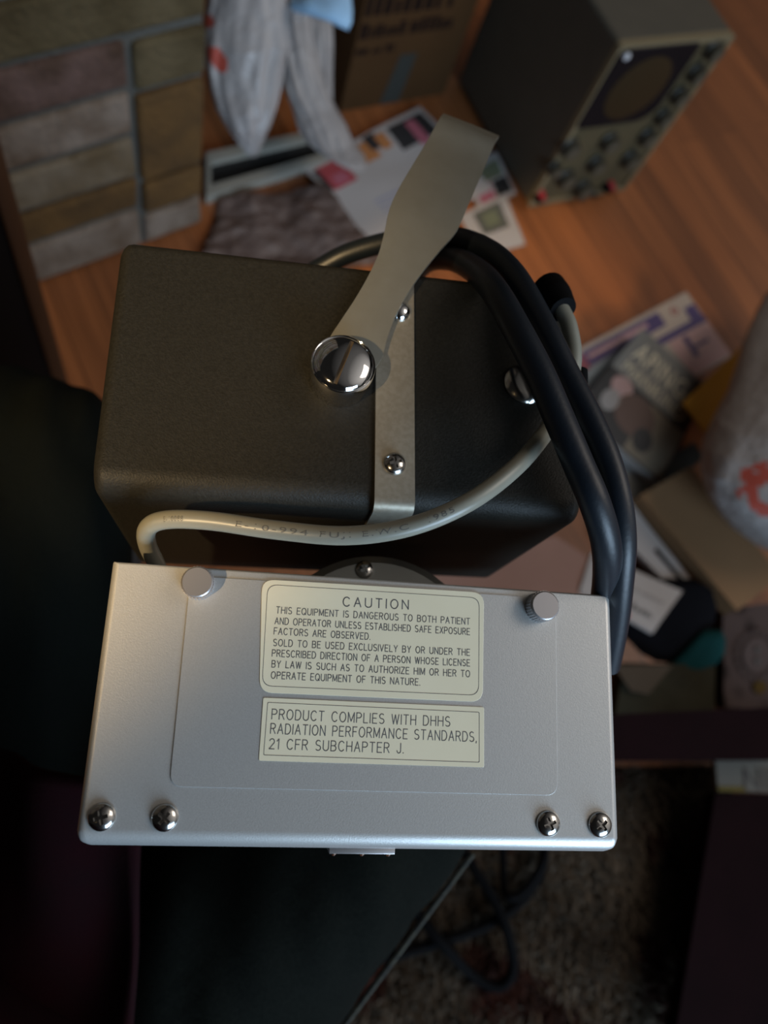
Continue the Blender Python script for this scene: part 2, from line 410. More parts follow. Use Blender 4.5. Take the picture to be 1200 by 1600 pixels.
# embossed access panel with rounded lower corners
pl = [on(S, *p) for p in ((297, 900), (868, 935), (871, 1243), (264, 1229))]
def quad_round(q, r, n=6):
    out = []
    for i in range(4):
        a, b, c = V(q[i - 1][:2]), V(q[i][:2]), V(q[(i + 1) % 4][:2])
        rr = r[i] if isinstance(r, (list, tuple)) else r
        p0 = b + (a - b).normalized() * rr; p1 = b + (c - b).normalized() * rr
        for k in range(n + 1):
            t = k / n; out.append(tuple(p0 * (1 - t) ** 2 + b * 2 * t * (1 - t) + p1 * t * t))
    return out[::-1]
pan = quad_round(pl, [0.0008, 0.0008, 0.004, 0.004])
link('access_panel', B().add(xf(S, prism(pan, -0.001, 0.00042, 0.00025)), SILVER), xr, angle=20, wn=True)
hp = 0.00042
# labels
def label(name, outer, inner, lines, rad, text):
    oq = quad_round([on(S, *p, hp) for p in outer], rad); iq = quad_round([on(S, *p, hp) for p in inner], rad * 0.8)
    o = link(name, B().add(xf(S, prism(oq, hp - 0.0002, hp + 0.00022, 0.0001)), CREAM), xr)
    o['label'] = text
    cx = sum(p[0] for p in iq) / len(iq); cy = sum(p[1] for p in iq) / len(iq)
    def shrink(p, t=0.00017):
        d = V((cx - p[0], cy - p[1])); return (p[0] + (t if d.x > 0 else -t), p[1] + (t if d.y > 0 else -t))
    h = hp + 0.00026
    link('printed_border', B().add(xf(S, ringstrip(iq, [shrink(p) for p in iq], h - 0.00006, h)), INK), o)
    b = B()
    for s, a, c, cap, kw in lines: b.add(stroke_line(s, S, a, c, cap, h, **kw), INK)
    link('lettering', b, o, smooth=False, fix=False)
k1 = dict(wt=0.125, gap=0.27)
label('caution_label', ((409, 905), (756, 926), (754, 1097), (405, 1082)), ((418, 913), (749, 934), (748, 1087), (409, 1072)),
      [('CAUTION', (536, 947), (638, 952), 0.0030, dict(wt=0.12, gap=0.42)),
       ('THIS EQUIPMENT IS DANGEROUS TO BOTH PATIENT', (431.5, 958), (734, 976), 0.0021, k1),
       ('AND OPERATOR UNLESS ESTABLISHED SAFE EXPOSURE', (429.5, 975), (734, 992), 0.0021, k1),
       ('FACTORS ARE OBSERVED.', (428, 991), (578, 999.5), 0.0021, k1),
       ('SOLD TO BE USED EXCLUSIVELY BY OR UNDER THE', (427, 1009), (734, 1024.5), 0.0021, k1),
       ('PRESCRIBED DIRECTION OF A PERSON WHOSE LICENSE', (425, 1025.5), (734, 1041), 0.0021, k1),
       ('BY LAW IS SUCH AS TO AUTHORIZE HIM OR HER TO', (424.5, 1042.5), (734, 1058), 0.0021, k1),
       ('OPERATE EQUIPMENT OF THIS NATURE.', (423.5, 1060), (656, 1071), 0.0021, k1)], 0.0042, 'cream caution label with eight lines of grey lettering')
k2 = dict(wt=0.095, gap=0.28)
label('compliance_label', ((411, 1090), (756, 1105), (756, 1199), (404, 1188.5)), ((418, 1097), (749, 1112.5), (749, 1191.5), (411.5, 1180)),
      [('PRODUCT COMPLIES WITH DHHS', (424.5, 1123.5), (703, 1135), 0.0030, k2),
       ('RADIATION PERFORMANCE STANDARDS,', (422.5, 1146), (744.5, 1159), 0.0030, k2),
       ('21 CFR SUBCHAPTER J.', (420.5, 1170), (630, 1177), 0.0030, k2)], 0.0006, 'cream compliance label with three lines of grey lettering')
# crosshead screws
def screw_shape(r, h, turn=0.0, dome=0.55):
    prof = [(r * 0.98, -0.0005), (r, 0.0002)] + [(r * math.cos(a), 0.0002 + h * math.sin(a)) for a in [math.radians(x) for x in (15, 30, 45, 60, 74, 86)]]
    s = lathe(prof, 32)
    cr = join(box(-r * 0.5, r * 0.5, -r * 0.13, r * 0.13, h * dome, h * 2), )
    c2 = box(-r * 0.13, r * 0.13, -r * 0.5, r * 0.5, h * dome, h * 2)
    s = boolean_cut(boolean_cut(s, cr), c2)
    return xf(Matrix.Rotation(turn, 4, 'Z'), s)
for px, py, t in ((158, 1277, 0.3), (257, 1278, 0.9), (858, 1287, 0.4), (939, 1289, 0.7)):
    p = on(S, px, py, 0.001)
    link('screw', B().add(xf(S @ Matrix.Translation((p.x, p.y, 0)), screw_shape(0.0041, 0.0021, t)), SCREWM), xr)
# knurled thumb knobs
for px, py, r in ((308, 909, 0.0050), (852.5, 946, 0.0050)):
    p = on(S, px, py, 0.0062)
    M = S @ Matrix.Translation((p.x, p.y, 0))
    o = link('thumb_knob', B().add(xf(M, lathe([(r, -0.001), (r, 0.0056)], 64, 0.00022)), KNURL), xr, angle=20)
    link('knob_face', B().add(xf(M, lathe([(r * 0.98, 0.0055), (r * 0.98, 0.006), (r * 0.9, 0.0064), (r * 0.2, 0.0064)], 40)), KNURL), o)
# latch plate on the near edge
la = on(S, 514, 1334, -0.006); lb = on(S, 617, 1338, -0.006)
lt = link('latch_plate', B().add(xf(S, box(la.x, lb.x, -SH - 0.0019, -SH + 0.0005, -0.026, -0.006, 0.0003, 2)), KNURL), xr)
for x in (la.x + 0.0015, (la.x + lb.x) / 2, lb.x - 0.002):
    link('rivet', B().add(xf(S @ Matrix.Translation((x, -SH - 0.0019, -0.008)) @ Matrix.Rotation(math.pi / 2, 4, 'X'), lathe([(0.0012, -0.0004), (0.0012, 0.0003), (0.0006, 0.0008)], 14)), CHROME), lt)
# dark head: side profile swept across, tapering below
prof = [(-0.010, -0.118), (0.0, -0.108)]
for a in (0, 22, 45, 67, 90): prof.append((-0.004 + 0.004 * math.cos(math.radians(a)), -0.004 + 0.004 * math.sin(math.radians(a))))
fr = 0.0085
for a in (90, 105, 120, 135, 150, 165, 180): prof.append((-DH + fr + fr * math.cos(math.radians(a)), -fr + fr * math.sin(math.radians(a))))
prof += [(-DH, -0.108), (-DH + 0.010, -0.118)]
def inset(p, e):
    cy, cz = -DH / 2, -0.06
    d = V((cy - p[0], cz - p[1])); s = 1 - e / max(0.02, d.length)
    return (p[0] + (e if p[0] < cy else -e) * min(1, abs(d.x) / 0.02), p[1] + (e if p[1] < cz else -e) * min(1, abs(d.y) / 0.006))
rings = []
er = 0.0045
xsx = [(er * (1 - math.cos(math.radians(a))), er * (1 - math.sin(math.radians(a)))) for a in (0, 22, 45, 67, 90)]
xlist = [(x, e) for x, e in xsx] + [(WD * k / 10, 0) for k in range(1, 10)] + [(WD - x, e) for x, e in xsx[::-1]]
for x, e in xlist:
    ring = []
    for p in prof:
        y, z = inset(p, e); ring.append(V((x, y, z)))
    rings.append(ring)
head = link('head_housing', B().add(xf(D, loft(rings)), HEAD), xr, angle=50, wn=True); head['label'] = 'dark grey crackle-painted housing'
# steel mounting strap, over the front edge and down to the swivel
sl = (on(D, 583, 780, 0.0012).x + on(D, 589, 660, 0.0012).x) / 2; sr = (on(D, 645, 780, 0.0012).x + on(D, 650, 500, 0.0012).x) / 2
th = 0.0012
pathyz = [(-0.002, 0.0001), (-DH + 0.0030, 0.0001)]
pathyz += [(-DH + 0.003 + 0.0034 * math.cos(math.radians(a)), -0.0033 + 0.0034 * math.sin(math.radians(a))) for a in (105, 120, 135, 150, 165, 180)]
pathyz += [(-DH - 0.0004, -0.020), (-DH - 0.0004, -0.036)]
def strip(path, x0, x1, t):
    rings = []
    for i, p in enumerate(path):
        a = path[max(0, i - 1)]; b = path[min(len(path) - 1, i + 1)]
        d = V((b[0] - a[0], b[1] - a[1])).normalized(); n = V((d.y, -d.x))
        if i == 0: n = V((0, 1))
        q = V(p) + n * t
        rings.append([V((x0, p[0], p[1])), V((x1, p[0], p[1])), V((x1, q.x, q.y)), V((x0, q.x, q.y))])
    return loft(rings)
link('mounting_strap', B().add(xf(D, strip(pathyz, sl, sr, th)), STRAPM), xr, angle=30)
p = on(D, 617, 724, 0.002); link('screw', B().add(xf(D @ Matrix.Translation((p.x, p.y, th)), screw_shape(0.0042, 0.0024, 0.25)), SCREWM), xr)
p = on(D, 625, 486, 0.002); link('rivet', B().add(xf(D @ Matrix.Translation((p.x, p.y, th)), lathe([(0.0042, -0.0004), (0.0042, 0.0003), (0.0036, 0.0016), (0.0022, 0.0027), (0.0005, 0.003)], 28)), CHROME), xr)
p = on(D, 823, 597, 0.002); link('cable_boss', B().add(xf(D @ Matrix.Translation((p.x, p.y, 0)), lathe([(0.0082, -0.0004), (0.0082, 0.0008), (0.0070, 0.0022), (0.004, 0.003), (0.0005, 0.0032)], 32)), SCREWM), xr)
# carrying handle: flat steel bar, narrow at the pivot and wide at the end
stn = [((506, 560), (574, 590), 4.0), ((514, 530), (596, 560), 4.0), ((535, 497), (604, 532), 4.5), ((556, 465), (616, 498), 5.0), ((576, 430), (636, 460), 5.5), ((592, 395), (663, 421), 6),
       ((602, 357), (690, 388), 6.5), ((609, 325), (714, 360), 6.5), ((622, 296), (731, 322), 5), ((645, 257), (747, 285), 2), ((668, 219), (762, 250), -2), ((687, 185), (774, 222), -4), ((693, 177), (780, 212), -9)]
dl = spline([on(D, *a, z / 1000) for a, b, z in stn], 4); dr = spline([on(D, *b, z / 1000) for a, b, z in stn], 4)
rings = []
for a, b in zip(dl, dr):
    k = V((0, 0, -0.0016)); m = (a + b) / 2 + V((0, 0, 0.0003))
    rings.append([a, m, b, b + k, m + k, a + k])
link('carrying_handle', B().add(xf(D, loft(rings)), STEEL), xr, angle=30)
# chrome thumb screw with a slot
p = on(D, 537, 567, 0.0125)
r = 0.0113
pr = [(r * 0.97, -0.0003), (r * 0.99, 0.0004), (r * 0.99, 0.0062), (r, 0.0070), (r, 0.0110), (r * 0.985, 0.0118), (r * 0.95, 0.0121), (r * 0.925, 0.0119)]
pr += [(r * 0.90 * math.cos(math.radians(a)), 0.0119 + 0.0030 * math.sin(math.radians(a))) for a in (8, 20, 33, 46, 58, 70, 80, 88)]
kb = lathe(pr, 72)
pa = on(D, 524, 596, 0.013); pb = on(D, 551, 530, 0.013); ang = math.atan2((pb - pa).y, (pb - pa).x)
kb = boolean_cut(kb, xf(Matrix.Rotation(ang, 4, 'Z'), box(-r * 0.80, r * 0.80, -0.0007, 0.0007, 0.0128, 0.02)))
link('thumb_screw', B().add(xf(D @ Matrix.Translation((p.x, p.y, 0)), kb), CHROME), xr, angle=32)
ts = bpy.data.objects['thumb_screw']; ts['label'] = 'chrome slotted thumb screw'
link('slot', B().add(xf(D @ Matrix.Translation((p.x, p.y, 0)) @ Matrix.Rotation(ang, 4, 'Z'), box(-r * 0.78, r * 0.78, -0.0007, 0.0007, 0.0122, 0.0129)), mat('slot_grime', (0.10, 0.075, 0.05), 0.6, 0.4)), ts, smooth=False)
# swivel between head and cover
p = on(S, 590, 1040, -0.03)
sw = link('swivel_disc', B().add(xf(S @ Matrix.Translation((p.x, p.y, -0.046)), lathe([(0.040, -0.004), (0.042, 0.0), (0.042, 0.010), (0.039, 0.0125), (0.02, 0.0125)], 56)), DULL), xr)
p = on(S, 570, 889, -0.032); link('screw', B().add(xf(S @ Matrix.Translation((p.x, p.y, -0.0338)), screw_shape(0.0036, 0.0020, 0.6)), SCREWM), sw)
# grey cable from under the head, round its front and back into the gland on the right side
gpath = [dep(*q) for q in ((262, 930, .285), (246, 885, .268), (230, 850, .250), (232, 824, .2385), (262, 812, .2350), (330, 814, .2330), (430, 828, .2310), (540, 837, .2300), (640, 823, .2300), (730, 786, .2320), (800, 735, .2410), (846, 684, .2555), (880, 628, .2660), (896, 565, .2730), (890, 512, .2780), (877, 482, .2810))]
gc = link('grey_cable', B().add(tube(gpath, 0.00305, 20, 10), GREYC), xr)
gl = spline(gpath, 40)
def cable_text(s, px0, px1, voff, cap):
    pts = [q for q in gl]; 
    def proj(q):
        c = ROT.transposed() @ (q - C); return 600 + FPX * c.x / c.z, 800 + FPX * c.y / c.z
    idx = [i for i, q in enumerate(pts) if px0 <= proj(q)[0] <= px1 and proj(q)[1] > 700 and i > 160]
    v, f = text_flat(s, spacing=1.25, word=1.2); x0 = min(t.x for t in v); x1 = max(t.x for t in v); out = []
    for t in v:
        fi = idx[0] + (t.x - x0) / (x1 - x0) * (idx[-1] - idx[0]); i = int(fi); i = min(i, len(pts) - 2); q = pts[i].lerp(pts[i + 1], fi - i)
        tan = (pts[i + 1] - pts[i]).normalized(); n = (C - q); n = (n - tan * n.dot(tan)).normalized(); sd = n.cross(tan)
        a = (t.y / caph() * cap + voff) / 0.00305
        out.append(q + (n * math.cos(a) + sd * math.sin(a)) * 0.00310)
    return out, f
CABINK = mat('cable_print', (0.10, 0.10, 0.09), 0.6)
tb = B()
for s, a, c in (('E-10088', 250, 292), ('E-10-994 FUJI E.W.C', 372, 640), ('1985', 668, 708)): tb.add(cable_text(s, a, c, -0.0006, 0.0017), CABINK)
link('cable_lettering', tb, gc, smooth=False, fix=False)
gx, gy = on(D, 866, 468, -0.01).xy
# gland where the cable enters
g0, g1 = dep(880, 484, .2800), dep(856, 450, .290)
link('cable_gland', B().add(tube([g0, g0.lerp(g1, 0.4), g0.lerp(g1, 0.7), g1], lambda t: 0.0052 + 0.0016 * min(1, t * 2.2), 20, 4), BLACKM), xr)
link('strain_relief', B().add(tube([dep(902, 612, .274), dep(906, 596, .276), dep(906, 580, .278)], 0.0030, 12, 4), BLACKM), xr)
# two thick black cables looping from behind the head to behind the cover
ca = [(490, 425, .35), (545, 396, .345), (620, 376, .335), (700, 371, .32), (756, 388, .303), (802, 428, .285), (849, 510, .270), (885, 583, .262), (922, 655, .256), (950, 721, .252), (967, 785, .250), (973, 849, .252), (969, 912, .260), (962, 976, .272), (950, 1040, .286)]
cb = [(630, 450, .36), (664, 410, .34), (704, 404, .318), (742, 422, .290), (773, 455, .268), (805, 510, .256), (843, 583, .248), (874, 655, .243), (902, 721, .240), (929, 785, .239), (947, 849, .246), (948, 910, .262), (936, 985, .285)]
for c_, r_ in ((ca, 0.0047), (cb, 0.0051)):
    link('power_cable', B().add(tube([dep(*q) for q in c_], r_, 20, 10), BLACKC), xr)

# ------------------------------------------------------------------ seated person: jeans and dark red shirt
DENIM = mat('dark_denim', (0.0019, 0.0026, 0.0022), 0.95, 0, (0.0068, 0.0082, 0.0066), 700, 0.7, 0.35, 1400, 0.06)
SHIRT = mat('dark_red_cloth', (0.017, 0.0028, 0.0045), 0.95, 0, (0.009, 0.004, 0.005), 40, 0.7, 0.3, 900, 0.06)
def skin(verts, edges, radii, sub=2):
    me = bpy.data.meshes.new('skin'); me.from_pydata([tuple(p) for p in verts], edges, [])
    o = bpy.data.objects.new('skin', me); COL.objects.link(o)
    md = o.modifiers.new('s', 'SKIN'); ms = o.modifiers.new('u', 'SUBSURF'); ms.levels = ms.render_levels = sub
    sv = me.skin_vertices[0].data
    for i, q in enumerate(radii): sv[i].radius = (q, q); sv[i].use_root = (i == 0)
    dg = bpy.context.evaluated_depsgraph_get(); dg.update(); m2 = bpy.data.meshes.new_from_object(o.evaluated_get(dg))
    r = ([p.co.copy() for p in m2.vertices], [list(p.vertices) for p in m2.polygons])
    nrm = [p.normal.copy() for p in m2.vertices]
    bpy.data.objects.remove(o); bpy.data.meshes.remove(me); bpy.data.meshes.remove(m2); return r, nrm
hipR = dep(190, 1660, .43); kneeR = dep(650, 1105, .435); hipL = dep(-60, 1600, .43); kneeL = dep(28, 690, .48)
pelvis = (hipR + hipL) / 2 + V((0, -0.04, 0))
ankR = V((kneeR.x + 0.02, kneeR.y - 0.03, 0.09)); ankL = V((kneeL.x - 0.02, kneeL.y - 0.02, 0.09))
ps = root('person', (pelvis.x, pelvis.y, 0)); tag(ps, 'seated person in dark jeans and a dark red shirt, unit on lap', 'person')
vv = [pelvis, hipR, hipR.lerp(kneeR, .35), hipR.lerp(kneeR, .75), kneeR, kneeR.lerp(ankR, .15), kneeR.lerp(ankR, .5), ankR,
      hipL, hipL.lerp(kneeL, .35), hipL.lerp(kneeL, .75), kneeL, kneeL.lerp(ankL, .15), kneeL.lerp(ankL, .5), ankL]
ee = [(0, 1), (1, 2), (2, 3), (3, 4), (4, 5), (5, 6), (6, 7), (0, 8), (8, 9), (9, 10), (10, 11), (11, 12), (12, 13), (13, 14)]
rr = [.10, .090, .086, .078, .068, .066, .060, .05, .090, .086, .082, .078, .066, .060, .05]
(jv, jf), jn = skin(vv, ee, rr, 4)
jv = [p + n * (0.006 * noise.noise(p * 16) + 0.011 * (abs(noise.noise(V((p.x * 26 + p.y * 20, p.y * 7 - p.x * 7, p.z * 6)))) - 0.2)) for p, n in zip(jv, jn)]
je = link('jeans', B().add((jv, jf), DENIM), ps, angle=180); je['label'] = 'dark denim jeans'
# outer seam ridge on the right leg
SEAM = mat('seam_thread', (0.035, 0.034, 0.022), 0.9, 0, (0.010, 0.011, 0.010), 260, 0.3)
ax = (kneeR - hipR).normalized()
def seam_pt(t):
    q = hipR.lerp(kneeR, t); o_ = (ROT @ V((0.743, 0.67, 0.0))); o_ = (o_ - ax * o_.dot(ax)).normalized()
    toc = (C - q); toc = (toc - ax * toc.dot(ax)); toc = (toc - o_ * toc.dot(o_)).normalized()
    a = math.radians(12); rad = 0.0865 - 0.012 * max(0, t)
    return q + (o_ * math.cos(a) + toc * math.sin(a)) * rad
link('seam', B().add(tube([seam_pt(t) for t in (-0.05, .1, .25, .4, .55, .7, .85)], 0.0018, 8, 6), SEAM), je)
# shirt: torso above the hips with a hem falling over the left lap
tv = [pelvis + V((0, -0.03, 0.04)), pelvis + V((0, -0.05, 0.14)), pelvis + V((0, -0.07, 0.26)), pelvis + V((0, -0.09, 0.38))]
(sv_, sf_), sn_ = skin(tv, [(0, 1), (1, 2), (2, 3)], [.15, .15, .16, .15], 4)
sv_ = [p + n * (0.008 * noise.noise(p * 14)) for p, n in zip(sv_, sn_)]
hem = bil([dep(-260, 1090, .43), dep(214, 1230, .335), dep(222, 1760, .33), dep(-260, 1800, .36)])
def hemf(u, v, h):
    return hem(u, v, h + 0.010 * math.sin(u * 3.14) + 0.006 * noise.noise(V((u * 7, v * 2.2, 3))) + 0.005 * math.sin(u * 17 + v * 4))
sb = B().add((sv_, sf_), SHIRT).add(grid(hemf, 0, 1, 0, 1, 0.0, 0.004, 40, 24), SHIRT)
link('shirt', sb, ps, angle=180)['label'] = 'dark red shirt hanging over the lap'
SHOE = mat('dark_shoe', (0.015, 0.014, 0.014), 0.6)
for a in (ankR, ankL):
    (fv, ff), fn_ = skin([a + V((0, -0.03, -0.045)), a + V((0.0, 0.06, -0.05)), a + V((0.0, 0.15, -0.058))], [(0, 1), (1, 2)], [.042, .040, .034], 2)
    link('shoe', B().add((fv, ff), SHOE), ps, angle=180)

# ------------------------------------------------------------------ oscilloscope standing on the floor
s0 = at(820, 325); s1 = at(978, 296); sx = (s1 - s0); sx.z = 0; sx.normalize(); sn = V((sx.y, -sx.x, 0))
O = frame(s0, sx, V((0, 0, 1)), sn)
q = on(O, 962, 68); ow, oh = on(O, 1152, 46).x, q.y
od = 0.30
CAB = mat('grey_green_cabinet', (0.095, 0.082, 0.062), 0.55, 0, (0.08, 0.07, 0.053), 25, 0.6, 0.08, 300, .3)
PANEL = mat('olive_panel', (0.098, 0.077, 0.042), 0.6, spec=.15)
TRIM = mat('pale_trim', (0.20, 0.157, 0.092), 0.5, spec=.15)
sc_ = root('oscilloscope', s0 + sx * ow / 2 - sn * od / 2); tag(sc_, 'grey vintage oscilloscope with round screen and many knobs on wood floor', 'oscilloscope')
link('cabinet', B().add(xf(O, box(0, ow, 0.006, oh, -od, -0.002, 0.008, 3)), CAB), sc_, wn=True)
link('front_panel', B().add(xf(O, box(0.006, ow - 0.006, 0.012, oh - 0.006, -0.004, 0.001)), PANEL), sc_)
link('trim_frame', B().add(xf(O, ringstrip(rrect(0, ow, 0.006, oh, 0.006), rrect(0.009, ow - 0.009, 0.015, oh - 0.009, 0.003), -0.006, 0.005)), TRIM), sc_)
bz = [on(O, *p_, 0.004) for p_ in ((972, 76), (1094, 70), (1000, 203), (897, 202))]
bx0 = min(bz[0].x, bz[3].x); bx1 = max(bz[1].x, bx0 + 0.13); by0 = bz[3].y; by1 = bz[0].y
bx1 = min(bx1, ow - 0.03)
bo = link('screen_bezel', B().add(xf(O, prism(rrect(bx0, bx1, by0, by1, (0.012, 0.035, 0.012, 0.012)), 0, 0.007, 0.002)), mat('bezel_black', (0.005, 0.005, 0.007), 0.5, spec=.2)), sc_)
cx, cy = (bx0 + bx1) / 2 + 0.002, (by0 + by1) / 2 - 0.002; rs = min(bx1 - bx0, by1 - by0) * 0.40
link('screen', B().add(xf(O @ Matrix.Translation((cx, cy, 0.006)), lathe([(rs, 0), (rs, 0.0015), (rs * 0.7, 0.004), (rs * 0.2, 0.005)], 40)), mat('tube_face', (0.034, 0.022, 0.010), 0.45, spec=.2)), bo)
p = on(O, 979, 88, 0.008); link('pilot_lamp', B().add(xf(O @ Matrix.Translation((p.x, p.y, 0.006)), lathe([(0.0055, 0), (0.0055, 0.004), (0.002, 0.006)], 16)), mat('white_lens', (0.6, 0.6, 0.62), 0.3)), sc_)
KN = mat('olive_knob', (0.028, 0.025, 0.016), 0.5); KC = mat('knob_cap', (0.075, 0.068, 0.048), 0.45)
for px, py, r in ((1118, 84, .0105), (1091, 120, .0105), (1064, 155, .0105), (1039, 188, .0105), (1014, 219, .0115), (987, 254, .0125), (955, 227, .012), (893, 236, .012), (934, 262, .012), (868, 268, .009), (887, 284, .0125), (913, 300, .013)):
    p = on(O, px, py, 0.014); r *= 1.28
    M = O @ Matrix.Translation((p.x, p.y, 0))
    ko = link('knob', B().add(xf(M, lathe([(r * 1.15, 0.001), (r * 1.15, 0.006), (r, 0.008), (r * 0.94, 0.019)], 24, 0.0004)), KN), sc_, angle=25)
    link('knob_cap', B().add(xf(M, lathe([(r * 0.82, 0.0185), (r * 0.8, 0.0205), (r * 0.2, 0.0205)], 20)), KC), ko)
RED = mat('red_plastic', (0.35, 0.02, 0.025), 0.4)
for px, py, m_, l_ in ((848, 308, RED, 'red terminal'), (957, 294, RED, 'red terminal'), (842, 313, BLACKM, 'black terminal'), (949, 297, BLACKM, 'black terminal'), (900, 318, KN, 'dark terminal'), (921, 314, KN, 'dark terminal')):
    p = on(O, px, py, 0.014)
    o_ = link('terminal', B().add(xf(O @ Matrix.Translation((p.x, max(p.y, 0.02), 0)), lathe([(0.0068, 0), (0.0068, 0.012), (0.005, 0.014), (0.005, 0.019)], 16)), m_), sc_); o_['label'] = l_
for x in (0.02, ow - 0.02):
    for z_ in (-0.03, -od + 0.03): link('foot', B().add(xf(O @ Matrix.Translation((x, 0, z_)) @ Matrix.Rotation(-math.pi / 2, 4, 'X'), lathe([(0.008, 0), (0.009, 0.008)], 14)), BLACKM), sc_)

# ------------------------------------------------------------------ cardboard carton and bags by the wall
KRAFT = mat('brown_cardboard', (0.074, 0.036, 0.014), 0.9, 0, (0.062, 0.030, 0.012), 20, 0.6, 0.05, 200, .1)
KRAFTINK = mat('carton_print', (0.014, 0.007, 0.005), 0.85, spec=.1)
c0 = at(531, 176); c1 = at(694, 148); kx = (c1 - c0); kx.z = 0; kw = kx.length; kx.normalize(); kn = V((kx.y, -kx.x, 0))
K = frame(c0, kx, V((0, 0, 1)), kn)
kh = 0.34
kt = root('cardboard_box', c0 + kx * kw / 2 - kn * 0.12); tag(kt, 'brown cardboard box with dark print standing beside the oscilloscope', 'box')
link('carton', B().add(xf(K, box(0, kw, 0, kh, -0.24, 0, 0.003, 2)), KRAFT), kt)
kf = lambda u, v, h=0: K @ V((u * kw, (1 - v) * kh, h))
kb_ = B()
for (p0, p1, hh, sd, n_) in (((560, 34), (718, 2), .036, 1, 9), ((545, 78), (716, 28), .024, 2, 13), ((548, 92), (615, 76), .014, 3, 6)):
    a = on(K, *p0); b_ = on(K, *p1); u0, u1 = a.x / kw, b_.x / kw; v_ = 1 - (a.y + b_.y) / 2 / kh
    kb_.add(squiggles(kf, max(u0, .02), min(u1, .97), v_, hh / kh, 0.0006, sd, n_), KRAFTINK)
link('printing', kb_, kt, smooth=False)
a = on(K, 640, 84); b_ = on(K, 600, 166)
link('tape_strip', B().add(xf(K, prism([(b_.x - 0.012, 0.004), (b_.x + 0.028, 0.004), (a.x + 0.016, a.y), (a.x - 0.018, a.y)], 0, 0.0006)), mat('grey_tape', (0.040, 0.041, 0.036), 0.6, spec=.1)), kt)['label'] = 'grey tape strip'

PLASTIC = mat('white_plastic_film', (0.36, 0.325, 0.305), 0.42, 0, (0.30, 0.27, 0.26), 14, 0.6, 0.25, 60)
REDP = mat('red_print', (0.42, 0.07, 0.045), 0.5)
def bag(name, rows, dist, thick, lab, seed, group=None, parent=None, reds=(), bends=7):
    n = 110; rings = []
    for i, (y, x0, x1) in enumerate(rows):
        yy0, yy1 = (y, y) if not isinstance(y, tuple) else y
        d = dist[i] if isinstance(dist, (list, tuple)) else dist
        a = dep(x0, yy0, d); b_ = dep(x1, yy1, d); m_ = (a + b_) / 2; hw = (b_ - a).length / 2; ex = (b_ - a).normalized()
        ez = (C - m_); ez.z *= 0.3; ez = (ez - ex * ez.dot(ex)).normalized(); ring = []
        for j in range(n):
            t = 2 * math.pi * j / n
            fo = 1 + 0.10 * noise.noise(V((math.cos(t) * 2.2, math.sin(t) * 2.2 + seed, i * 0.35))) + 0.028 * math.sin(bends * t + i * 0.5 + seed)
            z_ = math.sin(t) * min(thick, hw * 0.9) * fo + 0.006 * noise.noise(V((j * 0.22, i * 0.5, seed + 4)))
            ring.append(m_ + ex * (math.cos(t) * hw * (0.96 + 0.05 * fo)) + ez * z_)
        rings.append(ring)
    k = 9; fine = []
    for i in range(len(rings) - 1):
        for s in range(k):
            t = s / k; fine.append([a.lerp(b_, t) for a, b_ in zip(rings[i], rings[i + 1])])
    fine.append(rings[-1])
    v, f = loft(fine)
    b = B()
    # the print belongs to the film: faces inside the printed patches take the red ink
    def px_of(fc):
        c_ = sum((v[i] for i in fc), V()) / len(fc); q_ = ROT.transposed() @ (c_ - C); return 600 + FPX * q_.x / q_.z, 800 + FPX * q_.y / q_.z, c_
    mid = sum(v, V()) / len(v)
    white = []; red = []
    for fc in f:
        hit = False
        if reds and len(fc) == 4:
            x_, y_, c_ = px_of(fc)
            if (c_ - mid).dot(C - mid) > 0: hit = any(g(x_, y_) for g in reds)
        (red if hit else white).append(fc)
    b.add((v, white), PLASTIC)
    n0 = len(b.v)
    if red:
        b.mats.append(REDP); b.f += red; b.mi += [1] * len(red)
    o = link(name, b, parent, angle=180)
    if lab: tag(o, lab, 'bag', group)
    return o
ell = lambda cx, cy, a, b_, rot=0: (lambda x, y: (((x - cx) * math.cos(rot) + (y - cy) * math.sin(rot)) / a) ** 2 + ((-(x - cx) * math.sin(rot) + (y - cy) * math.cos(rot)) / b_) ** 2 < 1)
rows1 = [(-60, 335, 452), (-20, 326, 450), (20, 320, 452), (60, 317, 455), (95, 320, 446), (130, 326, 441), (160, 336, 434), (190, 352, 424), (215, 368, 414), (236, 384, 406), (244, 392, 400)]
bag('plastic_bag', rows1, [.98, .99, 1.0, 1.01, 1.025, 1.04, 1.05, 1.06, 1.07, 1.075, 1.075], 0.04, 'white plastic bag with red print hanging by the brick wall', 1.0, reds=[ell(340, 92, 12, 24, -0.6), ell(326, 34, 9, 10, -0.5)])
rows2 = [(-60, 425, 500), (-20, 428, 492), (20, 432, 484), (60, 436, 490), (95, 438, 497), (130, 442, 508), (165, 456, 522), (195, 464, 540), ((215, 225), 478, 552), ((228, 250), 500, 568), ((240, 262), 520, 572)]
bag('plastic_bag', rows2, [1.05, 1.07, 1.09, 1.10, 1.11, 1.12, 1.13, 1.135, 1.14, 1.14, 1.14], 0.03, 'plain white plastic bag trailing onto the flyers beside the carton', 5.0)
rows3 = [(10, 462, 518), (40, 465, 520), (75, 470, 521), (110, 480, 520), (140, 492, 520), (160, 502, 520)]
bag('plastic_bag', rows3, [1.135, 1.14, 1.15, 1.16, 1.165, 1.17], 0.016, 'greyish plastic bag hanging under the light blue cloth', 9.0)
